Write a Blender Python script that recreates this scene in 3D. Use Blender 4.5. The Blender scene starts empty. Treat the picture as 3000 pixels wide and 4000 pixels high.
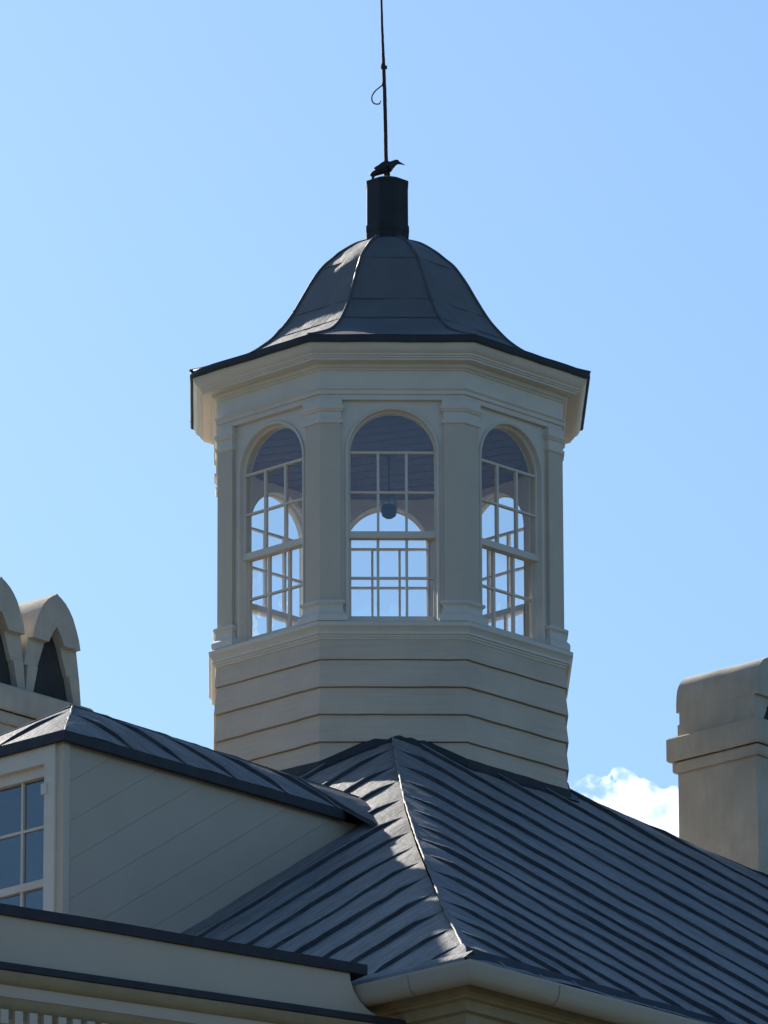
import bpy, bmesh, math, random
from mathutils import Vector, Matrix, noise as mnoise
random.seed(7)
SC = bpy.context.scene
COL = SC.collection
R = math.radians

# ------------------------------------------------------------------ camera
EYE = 1.6                                   # eye height; heights below are measured from the eye
PITCH, ROLL = R(17.4467), R(-0.2014)
cam = bpy.data.cameras.new("camera")
cam.sensor_fit = 'VERTICAL'; cam.sensor_height = 24.0; cam.lens = 198.0
cam.clip_start = 0.5; cam.clip_end = 20000
camo = bpy.data.objects.new("camera", cam); COL.objects.link(camo)
r0 = Vector((1, 0, 0)); f0 = Vector((0, math.cos(PITCH), math.sin(PITCH))); u0 = Vector((0, -math.sin(PITCH), math.cos(PITCH)))
r1 = r0 * math.cos(ROLL) + u0 * math.sin(ROLL); u1 = -r0 * math.sin(ROLL) + u0 * math.cos(ROLL)
M = Matrix((r1, u1, -f0)).transposed().to_4x4(); M.translation = (0, 0, EYE)
camo.matrix_world = M
SC.camera = camo

# ------------------------------------------------------------------ sky + sun
SUN_AZ, SUN_EL = 28.5, 29.3                 # degrees left of the view direction, above the horizon
w = bpy.data.worlds.new("World"); SC.world = w; w.use_nodes = True
nt = w.node_tree; bg = nt.nodes["Background"]
sky = nt.nodes.new("ShaderNodeTexSky"); sky.sky_type = 'NISHITA'; sky.sun_disc = False
sky.sun_elevation = R(SUN_EL); sky.sun_rotation = R(-SUN_AZ)
sky.altitude = 0; sky.air_density = 1.0; sky.dust_density = 0.8; sky.ozone_density = 2.0
tint = nt.nodes.new("ShaderNodeMix"); tint.data_type = 'RGBA'; tint.blend_type = 'MULTIPLY'; tint.inputs[0].default_value = 1.0
tint.inputs[7].default_value = (0.83, 1.105, 1.34, 1)      # the camera's cool white balance
nt.links.new(sky.outputs[0], tint.inputs[6]); nt.links.new(tint.outputs[2], bg.inputs[0]); bg.inputs[1].default_value = 0.0515
sd = Vector((-math.sin(R(SUN_AZ)) * math.cos(R(SUN_EL)), math.cos(R(SUN_AZ)) * math.cos(R(SUN_EL)), math.sin(R(SUN_EL))))
sl = bpy.data.lights.new("sun", 'SUN'); sl.energy = 5.0; sl.angle = R(0.53); sl.color = (1.0, 0.94, 0.84)
so = bpy.data.objects.new("sun", sl); COL.objects.link(so)
so.rotation_euler = sd.to_track_quat('Z', 'Y').to_euler(); so.location = (-30, 60, 60)
vs = SC.view_settings
vs.view_transform = 'Standard'; vs.look = 'None'; vs.gamma = 1.0; vs.exposure = 1.0; vs.use_curve_mapping = False
SC.cycles.transparent_max_bounces = 40
SC.cycles.volume_bounces = 32
SC.cycles.max_bounces = 32
SC.cycles.diffuse_bounces = 5; SC.cycles.glossy_bounces = 5; SC.cycles.transmission_bounces = 8

# ------------------------------------------------------------------ materials
def ramp(nt, fac, stops):
    n = nt.nodes.new("ShaderNodeValToRGB")
    el = n.color_ramp.elements
    while len(el) < len(stops): el.new(0.5)
    for e, (p, c) in zip(el, stops):
        e.position = p; e.color = (c[0], c[1], c[2], 1)
    nt.links.new(fac, n.inputs[0]); return n.outputs[0]

def noise_tex(nt, vec, scale, detail=6, rough=0.6, dist=0.0):
    n = nt.nodes.new("ShaderNodeTexNoise"); n.inputs["Scale"].default_value = scale
    n.inputs["Detail"].default_value = detail; n.inputs["Roughness"].default_value = rough
    n.inputs["Distortion"].default_value = dist
    nt.links.new(vec, n.inputs["Vector"]); return n.outputs["Fac"]

def mapping(nt, vec, scale):
    m = nt.nodes.new("ShaderNodeMapping"); m.inputs["Scale"].default_value = scale
    nt.links.new(vec, m.inputs["Vector"]); return m.outputs[0]

def mixc(nt, fac, a, b, mode='MIX'):
    n = nt.nodes.new("ShaderNodeMix"); n.data_type = 'RGBA'; n.blend_type = mode
    for s, val in ((n.inputs[0], fac), (n.inputs[6], a), (n.inputs[7], b)):
        if hasattr(val, "links") or hasattr(val, "is_linked"): nt.links.new(val, s)
        elif isinstance(val, (int, float)): s.default_value = val
        else: s.default_value = (val[0], val[1], val[2], 1)
    return n.outputs[2]

def material(name, base, rough=0.6, spec=0.5, metallic=0.0, blotch=0.12, bscale=3.0, grain=None, gscale=(1, 1, 1),
             speck=0.0, speckcol=(0.02, 0.02, 0.02), bump=0.15, bumpscale=60.0, uv=False, dist=0.004, specks=None):
    m = bpy.data.materials.new(name); m.use_nodes = True; nt = m.node_tree
    b = nt.nodes["Principled BSDF"]
    b.inputs["Roughness"].default_value = rough; b.inputs["Metallic"].default_value = metallic
    b.inputs["Specular IOR Level"].default_value = spec
    tc = nt.nodes.new("ShaderNodeTexCoord"); vec = tc.outputs["UV" if uv else "Object"]
    dark = [c * (1 - blotch) for c in base]; light = [min(1, c * (1 + blotch)) for c in base]
    col = ramp(nt, noise_tex(nt, mapping(nt, vec, gscale), bscale, 7, 0.65), [(0.30, dark), (0.70, light)])
    if grain:                                # finer long streaks along the piece
        g = ramp(nt, noise_tex(nt, mapping(nt, vec, grain[0]), grain[1], 5, 0.7), [(0.35, (1 - grain[2],) * 3), (0.65, (1 + grain[2],) * 3)])
        col = mixc(nt, 1.0, col, g, 'MULTIPLY')
    if speck > 0:
        s = ramp(nt, noise_tex(nt, mapping(nt, vec, (specks[0], specks[1], 1) if specks else tuple(3 * q for q in gscale)), 1.6 if specks else bscale * 6, 3, 0.7), [(0.62, (0, 0, 0)), (0.72, (speck,) * 3)])
        col = mixc(nt, s, col, speckcol)
    nt.links.new(col, b.inputs["Base Color"])
    if bump:
        bp = nt.nodes.new("ShaderNodeBump"); bp.inputs["Strength"].default_value = bump; bp.inputs["Distance"].default_value = dist
        nt.links.new(noise_tex(nt, mapping(nt, vec, gscale), bumpscale, 5, 0.6), bp.inputs["Height"])
        nt.links.new(bp.outputs[0], b.inputs["Normal"])
    return m

PAINT = material("cream_paint", (0.575, 0.465, 0.36), 0.55, 0.3, grain=((2.5, 2.5, 70), 1.0, 0.07), blotch=0.09, bscale=2.2, speck=0.10, speckcol=(0.20, 0.18, 0.14), bump=0.25, bumpscale=45, dist=0.003)
WOODWORK = material("cream_joinery_paint", (0.68, 0.605, 0.52), 0.5, 0.35, blotch=0.06, bscale=4, speck=0.12, speckcol=(0.3, 0.25, 0.19), bump=0.15, bumpscale=60, dist=0.002)
PILP = material("cream_pilaster_paint", (0.58, 0.48, 0.38), 0.5, 0.35, blotch=0.05, bscale=4, bump=0.2, bumpscale=50, dist=0.002)
CHEEKP = material("pale_grey_paint", (0.51, 0.42, 0.33), 0.5, 0.35, blotch=0.06, bscale=1.6, speck=0.08, speckcol=(0.25, 0.23, 0.19), bump=0.2, bumpscale=40, dist=0.003)
STUCCO = material("cream_stucco", (0.47, 0.42, 0.345), 0.9, 0.15, grain=((14, 14, 2.2), 1.0, 0.05), blotch=0.15, bscale=3.5, speck=0.25, speckcol=(0.25, 0.22, 0.17), bump=0.5, bumpscale=70, dist=0.006)
LEAD = material("grey_sheet_lead", (0.215, 0.205, 0.198), 0.62, 0.30, blotch=0.22, bscale=1.6, gscale=(2.6, 1.0, 1.0), grain=((40, 4.0, 1), 1.0, 0.34),
                speck=0.85, speckcol=(0.045, 0.042, 0.042), bump=0.8, bumpscale=18, uv=True, dist=0.016, specks=(14.0, 5.0))
DOMELEAD = material("dome_sheet_lead", (0.135, 0.13, 0.128), 0.6, 0.35, blotch=0.14, bscale=3.0, speck=0.35, speckcol=(0.06, 0.055, 0.05), bump=0.35, bumpscale=9, dist=0.02)
FLASH = material("dark_lead_flashing", (0.032, 0.034, 0.040), 0.6, 0.3, blotch=0.25, bscale=8, bump=0.3, bumpscale=40)
ROLLSHADE = material("shaded_lead_welt", (0.07, 0.07, 0.075), 0.8, 0.15, blotch=0.4, bscale=6, bump=0.3, bumpscale=40)  # shade side and lap shadow of the rolls, put into the colour
SEAM = material("lead_seam", (0.10, 0.10, 0.105), 0.6, 0.35, blotch=0.2, bscale=8, bump=0.2, bumpscale=40)
HIPM = material("weathered_lead_hip", (0.19, 0.185, 0.18), 0.7, 0.3, blotch=0.25, bscale=7, speck=0.5, speckcol=(0.07, 0.06, 0.055), bump=0.6, bumpscale=30, dist=0.01)
FINM = material("blackened_metal", (0.020, 0.022, 0.026), 0.6, 0.3, blotch=0.25, bscale=9, bump=0.3, bumpscale=30)
ROD = material("dark_rusty_iron", (0.045, 0.030, 0.032), 0.75, 0.3, blotch=0.3, bscale=30, bump=0.5, bumpscale=120)
CEIL = material("reddish_ceiling_boards", (0.085, 0.045, 0.034), 0.6, 0.3, blotch=0.2, bscale=3, grain=((2, 40, 2), 1.0, 0.2), bump=0.2, bumpscale=40)
INSIDE = material("dim_interior_paint", (0.22, 0.19, 0.165), 0.7, 0.2, blotch=0.08, bscale=3)
FLOORM = material("dark_timber_floor", (0.10, 0.075, 0.055), 0.7, 0.3, blotch=0.2, bscale=3)
DARKIN = material("dark_recess_lining", (0.055, 0.055, 0.055), 0.9, 0.1, blotch=0.3, bscale=5)  # dark grey that carries the shade inside the chimney openings
GUTM = material("cream_gutter_paint", (0.42, 0.375, 0.31), 0.42, 0.45, blotch=0.06, bscale=2, speck=0.12, speckcol=(0.2, 0.18, 0.13), bump=0.12, bumpscale=30, dist=0.003)
TANP = material("ochre_moulding_paint", (0.34, 0.28, 0.18), 0.55, 0.3, blotch=0.10, bscale=4, grain=((1, 1, 1), 9.0, 0.08), bump=0.2, bumpscale=40)
PLUM = material("dark_plumage", (0.022, 0.017, 0.022), 0.55, 0.4, blotch=0.3, bscale=60, bump=0.3, bumpscale=200)
BEAKM = material("dark_horn", (0.04, 0.028, 0.03), 0.5, 0.4, blotch=0.1, bscale=60)
GRASS = material("grass", (0.055, 0.06, 0.03), 0.9, 0.1, blotch=0.35, bscale=0.6, bump=0.5, bumpscale=8)
GRAVEL = material("gravel_drive", (0.14, 0.115, 0.085), 0.95, 0.1, blotch=0.2, bscale=3, bump=0.5, bumpscale=30)

def glass_mat(name, base_refl, tint):
    m = bpy.data.materials.new(name); m.use_nodes = True; nt = m.node_tree; nt.nodes.clear()
    out = nt.nodes.new("ShaderNodeOutputMaterial"); tr = nt.nodes.new("ShaderNodeBsdfTransparent"); gl = nt.nodes.new("ShaderNodeBsdfGlossy")
    tr.inputs[0].default_value = (*tint, 1); gl.inputs["Roughness"].default_value = 0.015
    lw = nt.nodes.new("ShaderNodeLayerWeight"); pw = nt.nodes.new("ShaderNodeMath"); pw.operation = 'POWER'; pw.inputs[1].default_value = 4.0
    fr = nt.nodes.new("ShaderNodeMath"); fr.operation = 'MULTIPLY_ADD'; fr.inputs[1].default_value = 0.85; fr.inputs[2].default_value = base_refl
    nt.links.new(lw.outputs["Facing"], pw.inputs[0]); nt.links.new(pw.outputs[0], fr.inputs[0])
    mx = nt.nodes.new("ShaderNodeMixShader"); tc = nt.nodes.new("ShaderNodeTexCoord")
    bp = nt.nodes.new("ShaderNodeBump"); bp.inputs["Strength"].default_value = 0.25; bp.inputs["Distance"].default_value = 0.01
    nt.links.new(noise_tex(nt, tc.outputs["Object"], 6.0, 2, 0.5), bp.inputs["Height"])
    nt.links.new(bp.outputs[0], gl.inputs["Normal"])
    nt.links.new(fr.outputs[0], mx.inputs[0]); nt.links.new(tr.outputs[0], mx.inputs[1]); nt.links.new(gl.outputs[0], mx.inputs[2])
    nt.links.new(mx.outputs[0], out.inputs[0]); return m
GLASS = glass_mat("old_window_glass", 0.14, (0.93, 0.96, 0.97))
DGLASS = glass_mat("dormer_window_glass", 0.22, (0.93, 0.96, 0.97))
JAR = glass_mat("lamp_glass", 0.08, (0.75, 0.80, 0.80))

# ------------------------------------------------------------------ mesh helpers
class MB:
    def __init__(s): s.v = []; s.f = []; s.uv = {}
    def vert(s, p): s.v.append(tuple(p)); return len(s.v) - 1
    def face(s, pts): s.f.append([s.vert(p) for p in pts])
    def grid(s, rows, closed=False, flip=False):
        idx = [[s.vert(p) for p in r] for r in rows]
        n = len(rows[0])
        for i in range(len(rows) - 1):
            for j in range(n if closed else n - 1):
                k = (j + 1) % n
                q = [idx[i][j], idx[i][k], idx[i + 1][k], idx[i + 1][j]]
                s.f.append(q[::-1] if flip else q)
        return idx
    def box(s, lo, hi, fn=None):
        (x0, y0, z0_), (x1, y1, z1) = lo, hi
        c = [(x0, y0, z0_), (x1, y0, z0_), (x1, y1, z0_), (x0, y1, z0_), (x0, y0, z1), (x1, y0, z1), (x1, y1, z1), (x0, y1, z1)]
        if fn: c = [fn(*p) for p in c]
        b = len(s.v); s.v += [tuple(p) for p in c]
        for q in ((0, 3, 2, 1), (4, 5, 6, 7), (0, 1, 5, 4), (1, 2, 6, 5), (2, 3, 7, 6), (3, 0, 4, 7)): s.f.append([b + i for i in q])
    def prism(s, poly, ext):
        """polygon (list of 3D points) extruded by vector ext"""
        e = Vector(ext); b = [Vector(p) for p in poly]; t = [p + e for p in b]
        i0 = len(s.v); n = len(b); s.v += [tuple(p) for p in b + t]
        s.f.append([i0 + i for i in range(n)][::-1]); s.f.append([i0 + n + i for i in range(n)])
        for i in range(n):
            j = (i + 1) % n; s.f.append([i0 + i, i0 + j, i0 + n + j, i0 + n + i])
    def tube(s, pts, rad, n=10, cap=True):
        pts = [Vector(p) for p in pts]; rows = []; prev = None
        for i, p in enumerate(pts):
            t = (pts[min(i + 1, len(pts) - 1)] - pts[max(i - 1, 0)]).normalized()
            a = prev if prev is not None else (Vector((0, 0, 1)) if abs(t.z) < 0.9 else Vector((1, 0, 0)))
            a = (a - t * a.dot(t)).normalized(); b = t.cross(a); prev = a
            r = rad[i] if isinstance(rad, (list, tuple)) else rad
            rows.append([p + (a * math.cos(2 * math.pi * k / n) + b * math.sin(2 * math.pi * k / n)) * r for k in range(n)])
        idx = s.grid(rows, True)
        if cap: s.f.append(idx[0][::-1]); s.f.append(idx[-1])
    def lathe(s, prof, c=(0, 0), n=24):
        rows = [[(c[0] + r * math.cos(2 * math.pi * k / n), c[1] + r * math.sin(2 * math.pi * k / n), z) for k in range(n)] for r, z in prof]
        s.grid(rows, True)
    def build(s, name, mat, parent=None, smooth=None):
        me = bpy.data.meshes.new(name); me.from_pydata(s.v, [], s.f); me.update()
        bm = bmesh.new(); bm.from_mesh(me)
        bmesh.ops.remove_doubles(bm, verts=bm.verts, dist=1e-5)
        bmesh.ops.recalc_face_normals(bm, faces=bm.faces)
        bm.to_mesh(me); bm.free()
        me.materials.append(mat)
        if smooth is not None:
            for p in me.polygons: p.use_smooth = True
            me.set_sharp_from_angle(angle=R(smooth))
        o = bpy.data.objects.new(name, me); COL.objects.link(o)
        if parent: o.parent = parent
        return o

def empty(name, loc, rz=0.0):
    o = bpy.data.objects.new(name, None); COL.objects.link(o); o.empty_display_size = 0.3
    o.location = loc; o.rotation_euler = (0, 0, rz); return o
def tag(o, label=None, cat=None, group=None, kind=None):
    if label: o["label"] = label
    if cat: o["category"] = cat
    if group: o["group"] = group
    if kind: o["kind"] = kind
    return o
def nz(x, y=0.0, z=0.0): return mnoise.noise(Vector((x, y, z)))

# ================================================================== SETTING
CX, CD = 0.032, 52.5                        # the cupola's axis
TH, THR = R(1.15), R(2.6)                   # turn of the cupola and of the house

g = MB()
for (x0, x1, y0, y1) in ((-3000, 3000, -3000, 6000),): g.face([(x0, y0, 0), (x1, y0, 0), (x1, y1, 0), (x0, y1, 0)])
tag(g.build("ground", GRASS), kind="structure")
g = MB(); g.face([(-40, 20, 0.004), (40, 20, 0.004), (40, 40, 0.004), (-40, 40, 0.004)])
tag(g.build("forecourt", GRAVEL), kind="structure")

# ================================================================== HOUSE  (local x = u, local y = -v)
house = empty("house", (CX, CD, EYE), THR + R(45))
tag(house, "large cream house with a grey standing-seam hipped roof, dormer, porch and two chimneys", "house")
T = math.tan(R(32)); Z0 = 15.15; EV = 6.30
def H(u, v, z): return (u, -v, z)

# hip towards the viewer, as (u, v) pairs with its slight drift
HIP = [(0, 0), (-1.006, 0.95), (-1.745, 1.66), (-2.681, 2.56), (-3.677, 3.56), (-4.127, 4.025), (-5.297, 5.235), (-6.05, 6.06), (-6.32, 6.32)]
def lerp_tab(x, tab):
    for (a, fa), (b, fb) in zip(tab, tab[1:]):
        if a <= x <= b: return fa + (fb - fa) * (x - a) / (b - a) if b > a else fa
    return tab[0][1] if x < tab[0][0] else tab[-1][1]
HIP_R = sorted([(a, b) for a, b in HIP]); HIP_L = sorted([(b, -a) for a, b in HIP])

def slope(name, frame, top, s0, s1, d_end, rolls, mat, parent, nt_=56, roll_h=0.026, roll_w=0.019, seed=0.0, drop=0.014, sag=0.008, endh=0.0):
    """a lead slope of bays between rolls; frame(s, d) -> point, normal ; top(s) -> where the bay starts"""
    dend = d_end if callable(d_end) else (lambda s: d_end)
    rolls = sorted(rolls); edges = [s0] + rolls + [s1]
    cols = {}                                  # s -> (roll or None, height fraction, dark from here on)
    for a, b in zip(edges, edges[1:]):
        for k in range(0, 8): cols[a + (b - a) * k / 7] = (None, 0.0, 0)
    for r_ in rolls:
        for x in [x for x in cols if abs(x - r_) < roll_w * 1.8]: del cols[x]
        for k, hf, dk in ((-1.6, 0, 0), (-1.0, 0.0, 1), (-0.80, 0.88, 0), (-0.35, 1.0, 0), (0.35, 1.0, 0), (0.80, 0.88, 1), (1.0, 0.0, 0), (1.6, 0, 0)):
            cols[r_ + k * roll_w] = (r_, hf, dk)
    ss = sorted(x for x in cols if s0 <= x <= s1)
    rows = []; uvs = []; darkcol = []
    for s in ss:
        rr, hf, dk = cols[s]; darkcol.append(dk)
        if rr is None: rr = min(rolls, key=lambda q: abs(q - s))
        t0 = top(s); de = dend(s); row = []
        lo = max([q for q in edges if q <= s] or [s0]); hi = min([q for q in edges if q > s] or [s1])
        bay = math.sin(math.pi * min(1, max(0, (s - lo) / max(1e-6, hi - lo)))); off = 0.5 * nz(lo * 3.1 + seed, seed)
        wgt = max(0.0, 1 - abs(s - rr) / 0.20)
        for i in range(nt_ + 1):
            t = (i / nt_) ** 1.2; d = t0 + (de - t0) * t; e = d - t0
            wob = (nz(rr * 2.3 + seed, d * 0.9, 3.0) * 0.012 + nz(rr * 7.3 + seed, d * 2.7, 6.0) * 0.007) * wgt
            fade = min(1.0, max(0.0, (e - 0.03) / 0.20)) * min(1.0, max(0.0, (de - d - 0.02) / 0.16) + endh)
            hh = roll_h * hf * fade * (0.9 + 0.5 * nz(rr * 5 + seed, d * 1.4, 8.0))
            hh += sag * bay * (0.5 + nz(lo * 2.0 + seed, d * 1.1, 5.0)) + 0.006 * nz(s * 4 + seed, d * 3.3, 1.0) + 0.003 * nz(s * 11, d * 9, seed)
            hh -= drop * max(0.0, 1 - e / 0.30) ** 2
            p, nrm = frame(s + wob * min(1, max(0, e) / 0.3), d)
            row.append(Vector(p) + Vector(nrm) * hh); uvs.append((s + off, d))
        rows.append(row)
    m = MB(); m.grid(rows)
    me = bpy.data.meshes.new(name); me.from_pydata(m.v, [], m.f); me.update()
    ul = me.uv_layers.new(name="UVMap")
    for lp in me.loops: ul.data[lp.index].uv = uvs[lp.vertex_index]
    me.materials.append(mat); me.materials.append(ROLLSHADE)  # second slot: painted shade on the roll sides
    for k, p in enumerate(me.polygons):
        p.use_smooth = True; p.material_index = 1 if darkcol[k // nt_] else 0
    if sum(p.normal.dot(Vector((0, 0, 1))) for p in me.polygons) < 0: me.flip_normals()
    me.set_sharp_from_angle(angle=R(50))
    o = bpy.data.objects.new(name, me); COL.objects.link(o); o.parent = parent
    return o

cN, sN = math.cos(math.atan(T)), math.sin(math.atan(T))
frameR = lambda s, d: (H(s, d, Z0 - T * d), H(0, sN, cN))          # right front slope (outward +v)
frameL = lambda s, d: (H(-d, s, Z0 - T * d), H(-sN, 0, cN))        # left front slope (outward -u)
frameBR = lambda s, d: (H(d, s, Z0 - T * d), H(sN, 0, cN))         # back right (outward +u)
frameBL = lambda s, d: (H(s, -d, Z0 - T * d), H(0, -sN, cN))       # back left (outward -v)
rollsR = [0.22, -0.23, -0.70, -1.16, -1.64, -2.10, -2.53, -2.92, -3.30, -3.65, -4.03, -4.37, -4.73, -5.06, -5.37, -5.66, -5.95] + [0.68 + 0.46 * i for i in range(12)]
rollsL = [0.0, 0.47, 0.94, 1.40, 1.80, 2.25, 2.68, 3.08, 3.46, 3.85, 4.25, 4.67, 5.10, 5.53, 5.93] + [-0.46 - 0.46 * i for i in range(12)]
rollsB = [-5.9 + 0.455 * i for i in range(27)]
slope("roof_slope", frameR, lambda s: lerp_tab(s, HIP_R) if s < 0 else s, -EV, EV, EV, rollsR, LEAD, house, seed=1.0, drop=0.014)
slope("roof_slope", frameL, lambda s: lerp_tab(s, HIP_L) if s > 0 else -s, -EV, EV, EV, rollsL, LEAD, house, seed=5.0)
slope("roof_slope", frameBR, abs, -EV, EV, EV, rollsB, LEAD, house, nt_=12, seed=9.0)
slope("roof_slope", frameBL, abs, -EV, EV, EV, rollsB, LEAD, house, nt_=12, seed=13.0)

# ragged lead dressing over the hips
def hip_strip(pts, seed):
    m = MB(); P = []
    for (a, b) in zip(pts, pts[1:]):
        n = max(2, int((Vector(b) - Vector(a)).length / 0.05))
        for i in range(n): P.append(Vector(a).lerp(Vector(b), i / n))
    P.append(Vector(pts[-1]))
    P = [p + Vector((0.004 * nz(i * 0.35, seed), 0.004 * nz(i * 0.35, seed, 4), -0.017 + 0.004 * nz(i * 0.23, seed, 9) + 0.003 * nz(i * 0.9, seed, 2))) for i, p in enumerate(P)]
    m.tube(P, [max(0.003, 0.0070 + 0.004 * nz(i * 0.31, seed, 7) + 0.002 * nz(i * 1.3, seed, 3)) for i in range(len(P))], 8)
    return m
def hipz(u, v): return Z0 - T * 0.5 * (abs(u) + abs(v))
hip_strip([H(u, v, Z0 - T * v) for u, v in HIP], 1.0).build("hip_flashing", HIPM, house, 60)
for (a, b, sd_) in ((1, 1, 2.0), (1, -1, 3.0), (-1, -1, 4.0)):
    hip_strip([H(0, 0, Z0), H(a * EV, b * EV, Z0 - T * EV)], sd_).build("hip_flashing", HIPM, house, 60)

# eaves: dark lead drip, gutters, fascia, soffit, cornice, walls
def eave_ring(prof, m, u_rng=None):
    """profile of (outset, z) swept round the four eaves"""
    rows = []
    for o_, z in prof:
        rows.append([H(-o_, o_, z), H(o_, o_, z), H(o_, -o_, z), H(-o_, -o_, z)])
    m.grid(rows, True)
zE = Z0 - T * EV
m = MB()
N = 90
rows = []
for i in range(N + 1):                       # right eave: steep apron dressed into the gutter, its shade put into dark lead
    u = -EV + 2 * EV * i / N
    x = max(0.03, 0.13 - 0.036 * max(0, u + EV)) * (1 + 0.25 * nz(i * 0.5, 7.0)); j = 0.010 * nz(i * 0.7, 1.0)
    um = lambda vv: max(u, -vv + 0.004)
    rows.append([H(um(EV - x - 0.02), EV - x - 0.02, zE + T * (x + 0.02) - 0.03), H(um(EV - x), EV - x, zE + T * x + 0.030 + j * 0.4), H(um(EV - x * 0.5), EV - x * 0.5, zE + T * x * 0.30 + 0.016), H(u, EV + 0.012, zE - 0.055 + j * 0.5), H(u, EV + 0.014, zE - 0.085 + j), H(u, EV - 0.02, zE - 0.09 + j)])
m.grid(rows)
m.build("roof_edge", FLASH, house, 50)
m = MB(); rows = []
for i in range(N + 1):                       # left eave: rounded lead edge
    v = -EV + 2 * EV * i / N
    j = 0.012 * nz(i * 0.7, 5.0); k = 0.010 * nz(i * 1.9, 8.0)
    rows.append([H(-EV + 0.07, v, zE + T * -0.07 * -1 - 0.01), H(-EV + 0.045, v, zE + T * 0.045 + 0.022 + j), H(-EV + 0.01, v, zE + 0.026 + j + k), H(-EV - 0.022, v, zE + 0.002 + j), H(-EV - 0.028, v, zE - 0.022 + j + k), H(-EV - 0.01, v, zE - 0.030 + j), H(-EV + 0.05, v, zE - 0.034)])
m.grid(rows)
m.build("roof_edge", HIPM, house, 50)

gp = [(0.045, -0.020), (0.050, -0.058), (0.062, -0.105), (0.090, -0.135), (0.122, -0.135), (0.150, -0.112), (0.164, -0.078), (0.168, -0.038), (0.172, -0.026), (0.170, -0.016), (0.160, -0.014), (0.157, -0.026), (0.153, -0.075), (0.138, -0.108), (0.105, -0.122), (0.075, -0.10), (0.062, -0.05), (0.055, -0.020)]
GZ = zE - 0.052
m = MB()
rows = []
GL_V = 5.52                                  # left gutter stops against the porch
for (kind, par) in (("L", GL_V), ("L", 5.9), ("C", 0), ("R", -5.2), ("R", -3.4), ("R", -1.0), ("R", 2.5), ("R", 6.2)):
    row = []
    for o_, dz in gp:
        if kind == "L": row.append(H(-(EV + o_), par, GZ + dz * 0.92))
        elif kind == "C": row.append(H(-(EV + o_), EV + o_, GZ + dz * 0.92))
        else: row.append(H(par, EV + o_, GZ + dz * 0.92))
    rows.append(row)
m.grid(rows, True)
m.face([H(-(EV + o_), GL_V, GZ + dz * 0.92) for o_, dz in gp[:9]] )
m.build("gutter", GUTM, house, 50)
for par in (5.98,):
    m = MB()
    m.grid([[H(-(EV + o_ + (0.004 if 0.06 < o_ else 0)), par + k, GZ + dz * 0.92 - 0.003) for o_, dz in gp[1:9]] for k in (0, 0.045)]); m.build("gutter_joint", GUTM, house, 50)
for par in (-5.75, -1.9):
    m = MB()
    m.grid([[H(par + k, EV + o_ + 0.004, GZ + dz * 0.92 - 0.003) for o_, dz in gp[1:9]] for k in (0, 0.045)]); m.build("gutter_joint", GUTM, house, 50)

m = MB(); eave_ring([(EV - 0.03, zE - 0.015), (EV + 0.012, zE - 0.02), (EV + 0.012, zE - 0.185), (EV - 0.02, zE - 0.19), (EV - 0.03, zE - 0.20), (EV - 0.06, zE - 0.205), (EV - 0.065, zE - 0.26), (EV - 0.10, zE - 0.265), (EV - 0.11, zE - 0.33), (EV - 0.15, zE - 0.34), (EV - 0.155, zE - 0.48)], m)
m.build("eaves_cornice", TANP, house)
WU = EV - 0.165
m = MB(); prof = []
zz = -EYE
while zz < zE - 0.47:
    prof += [(WU + 0.018, zz), (WU, min(zz + 0.19, zE - 0.47))]; zz += 0.19
eave_ring(prof, m); m.build("wall", PAINT, house)
for a in (-1, 1):
    for b in (-1, 1):
        m = MB(); m.box((a * WU - 0.07 + a * -0.04, b * WU - 0.07 + b * -0.04, -EYE), (a * WU + 0.07 - a * 0.04, b * WU + 0.07 - b * 0.04, zE - 0.47)); m.build("corner_board", WOODWORK, house)

# flashing where the cupola's eight walls meet the roof
AP = 1.1162
m = MB()
d_rot = TH - THR - R(45)                     # cupola frame -> house frame
def cup_to_house(x, y):
    c, s_ = math.cos(d_rot), math.sin(d_rot); return (x * c - y * s_, x * s_ + y * c)
for k in range(8):
    an = R(-90 + 45 * k); nx, ny = math.cos(an), math.sin(an); tx, ty = -ny, nx
    half = (AP + 0.03) * math.tan(R(22.5)); rowb = []
    for i in range(25):
        q = -half + 2 * half * i / 24
        pts = []
        for off, up in ((0.085, 0.012), (0.034, 0.016), (0.030, 0.058), (-0.01, 0.062)):
            lim = (AP + off) / (AP + 0.03)
            x_, y_ = cup_to_house(nx * (AP + off) + tx * q * lim, ny * (AP + off) + ty * q * lim)
            zr = Z0 - T * max(abs(x_), abs(y_)) - (0.04 if abs(abs(x_) - abs(y_)) < 0.10 else 0.02 if abs(abs(x_) - abs(y_)) < 0.2 else 0.0)
            pts.append((x_, y_, zr + up + 0.004 * nz(q * 6, k)))
        rowb.append(pts)
    m.grid(rowb)
m.build("roof_flashing", FLASH, house, 40)

# ------------------------------------------------------------------ dormer (part of the house)
DU, DV, DW = -5.34, 1.717, 0.603               # front plane, middle, half width of the walls
DZ = 13.385                                  # wall top
def clip(poly, a, b, c):                     # keep a*x+b*y <= c
    out = []
    for i in range(len(poly)):
        p, q = poly[i], poly[(i + 1) % len(poly)]
        dp, dq = a * p[0] + b * p[1] - c, a * q[0] + b * q[1] - c
        if dp <= 0: out.append(p)
        if dp * dq < 0:
            t = dp / (dp - dq); out.append((p[0] + (q[0] - p[0]) * t, p[1] + (q[1] - p[1]) * t))
    return out
ZB = Z0 + T * DU - 0.05                      # where the cheek reaches the roof at the front
tri = [(DU + 0.038, ZB - 0.3), ((DZ - Z0) / T + 0.2, DZ), (DU + 0.038, DZ)]
tri = clip(tri, T, -1.0, -Z0 + 0.06)         # above the roof plane (sunk 6 cm)
m = MB()
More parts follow.
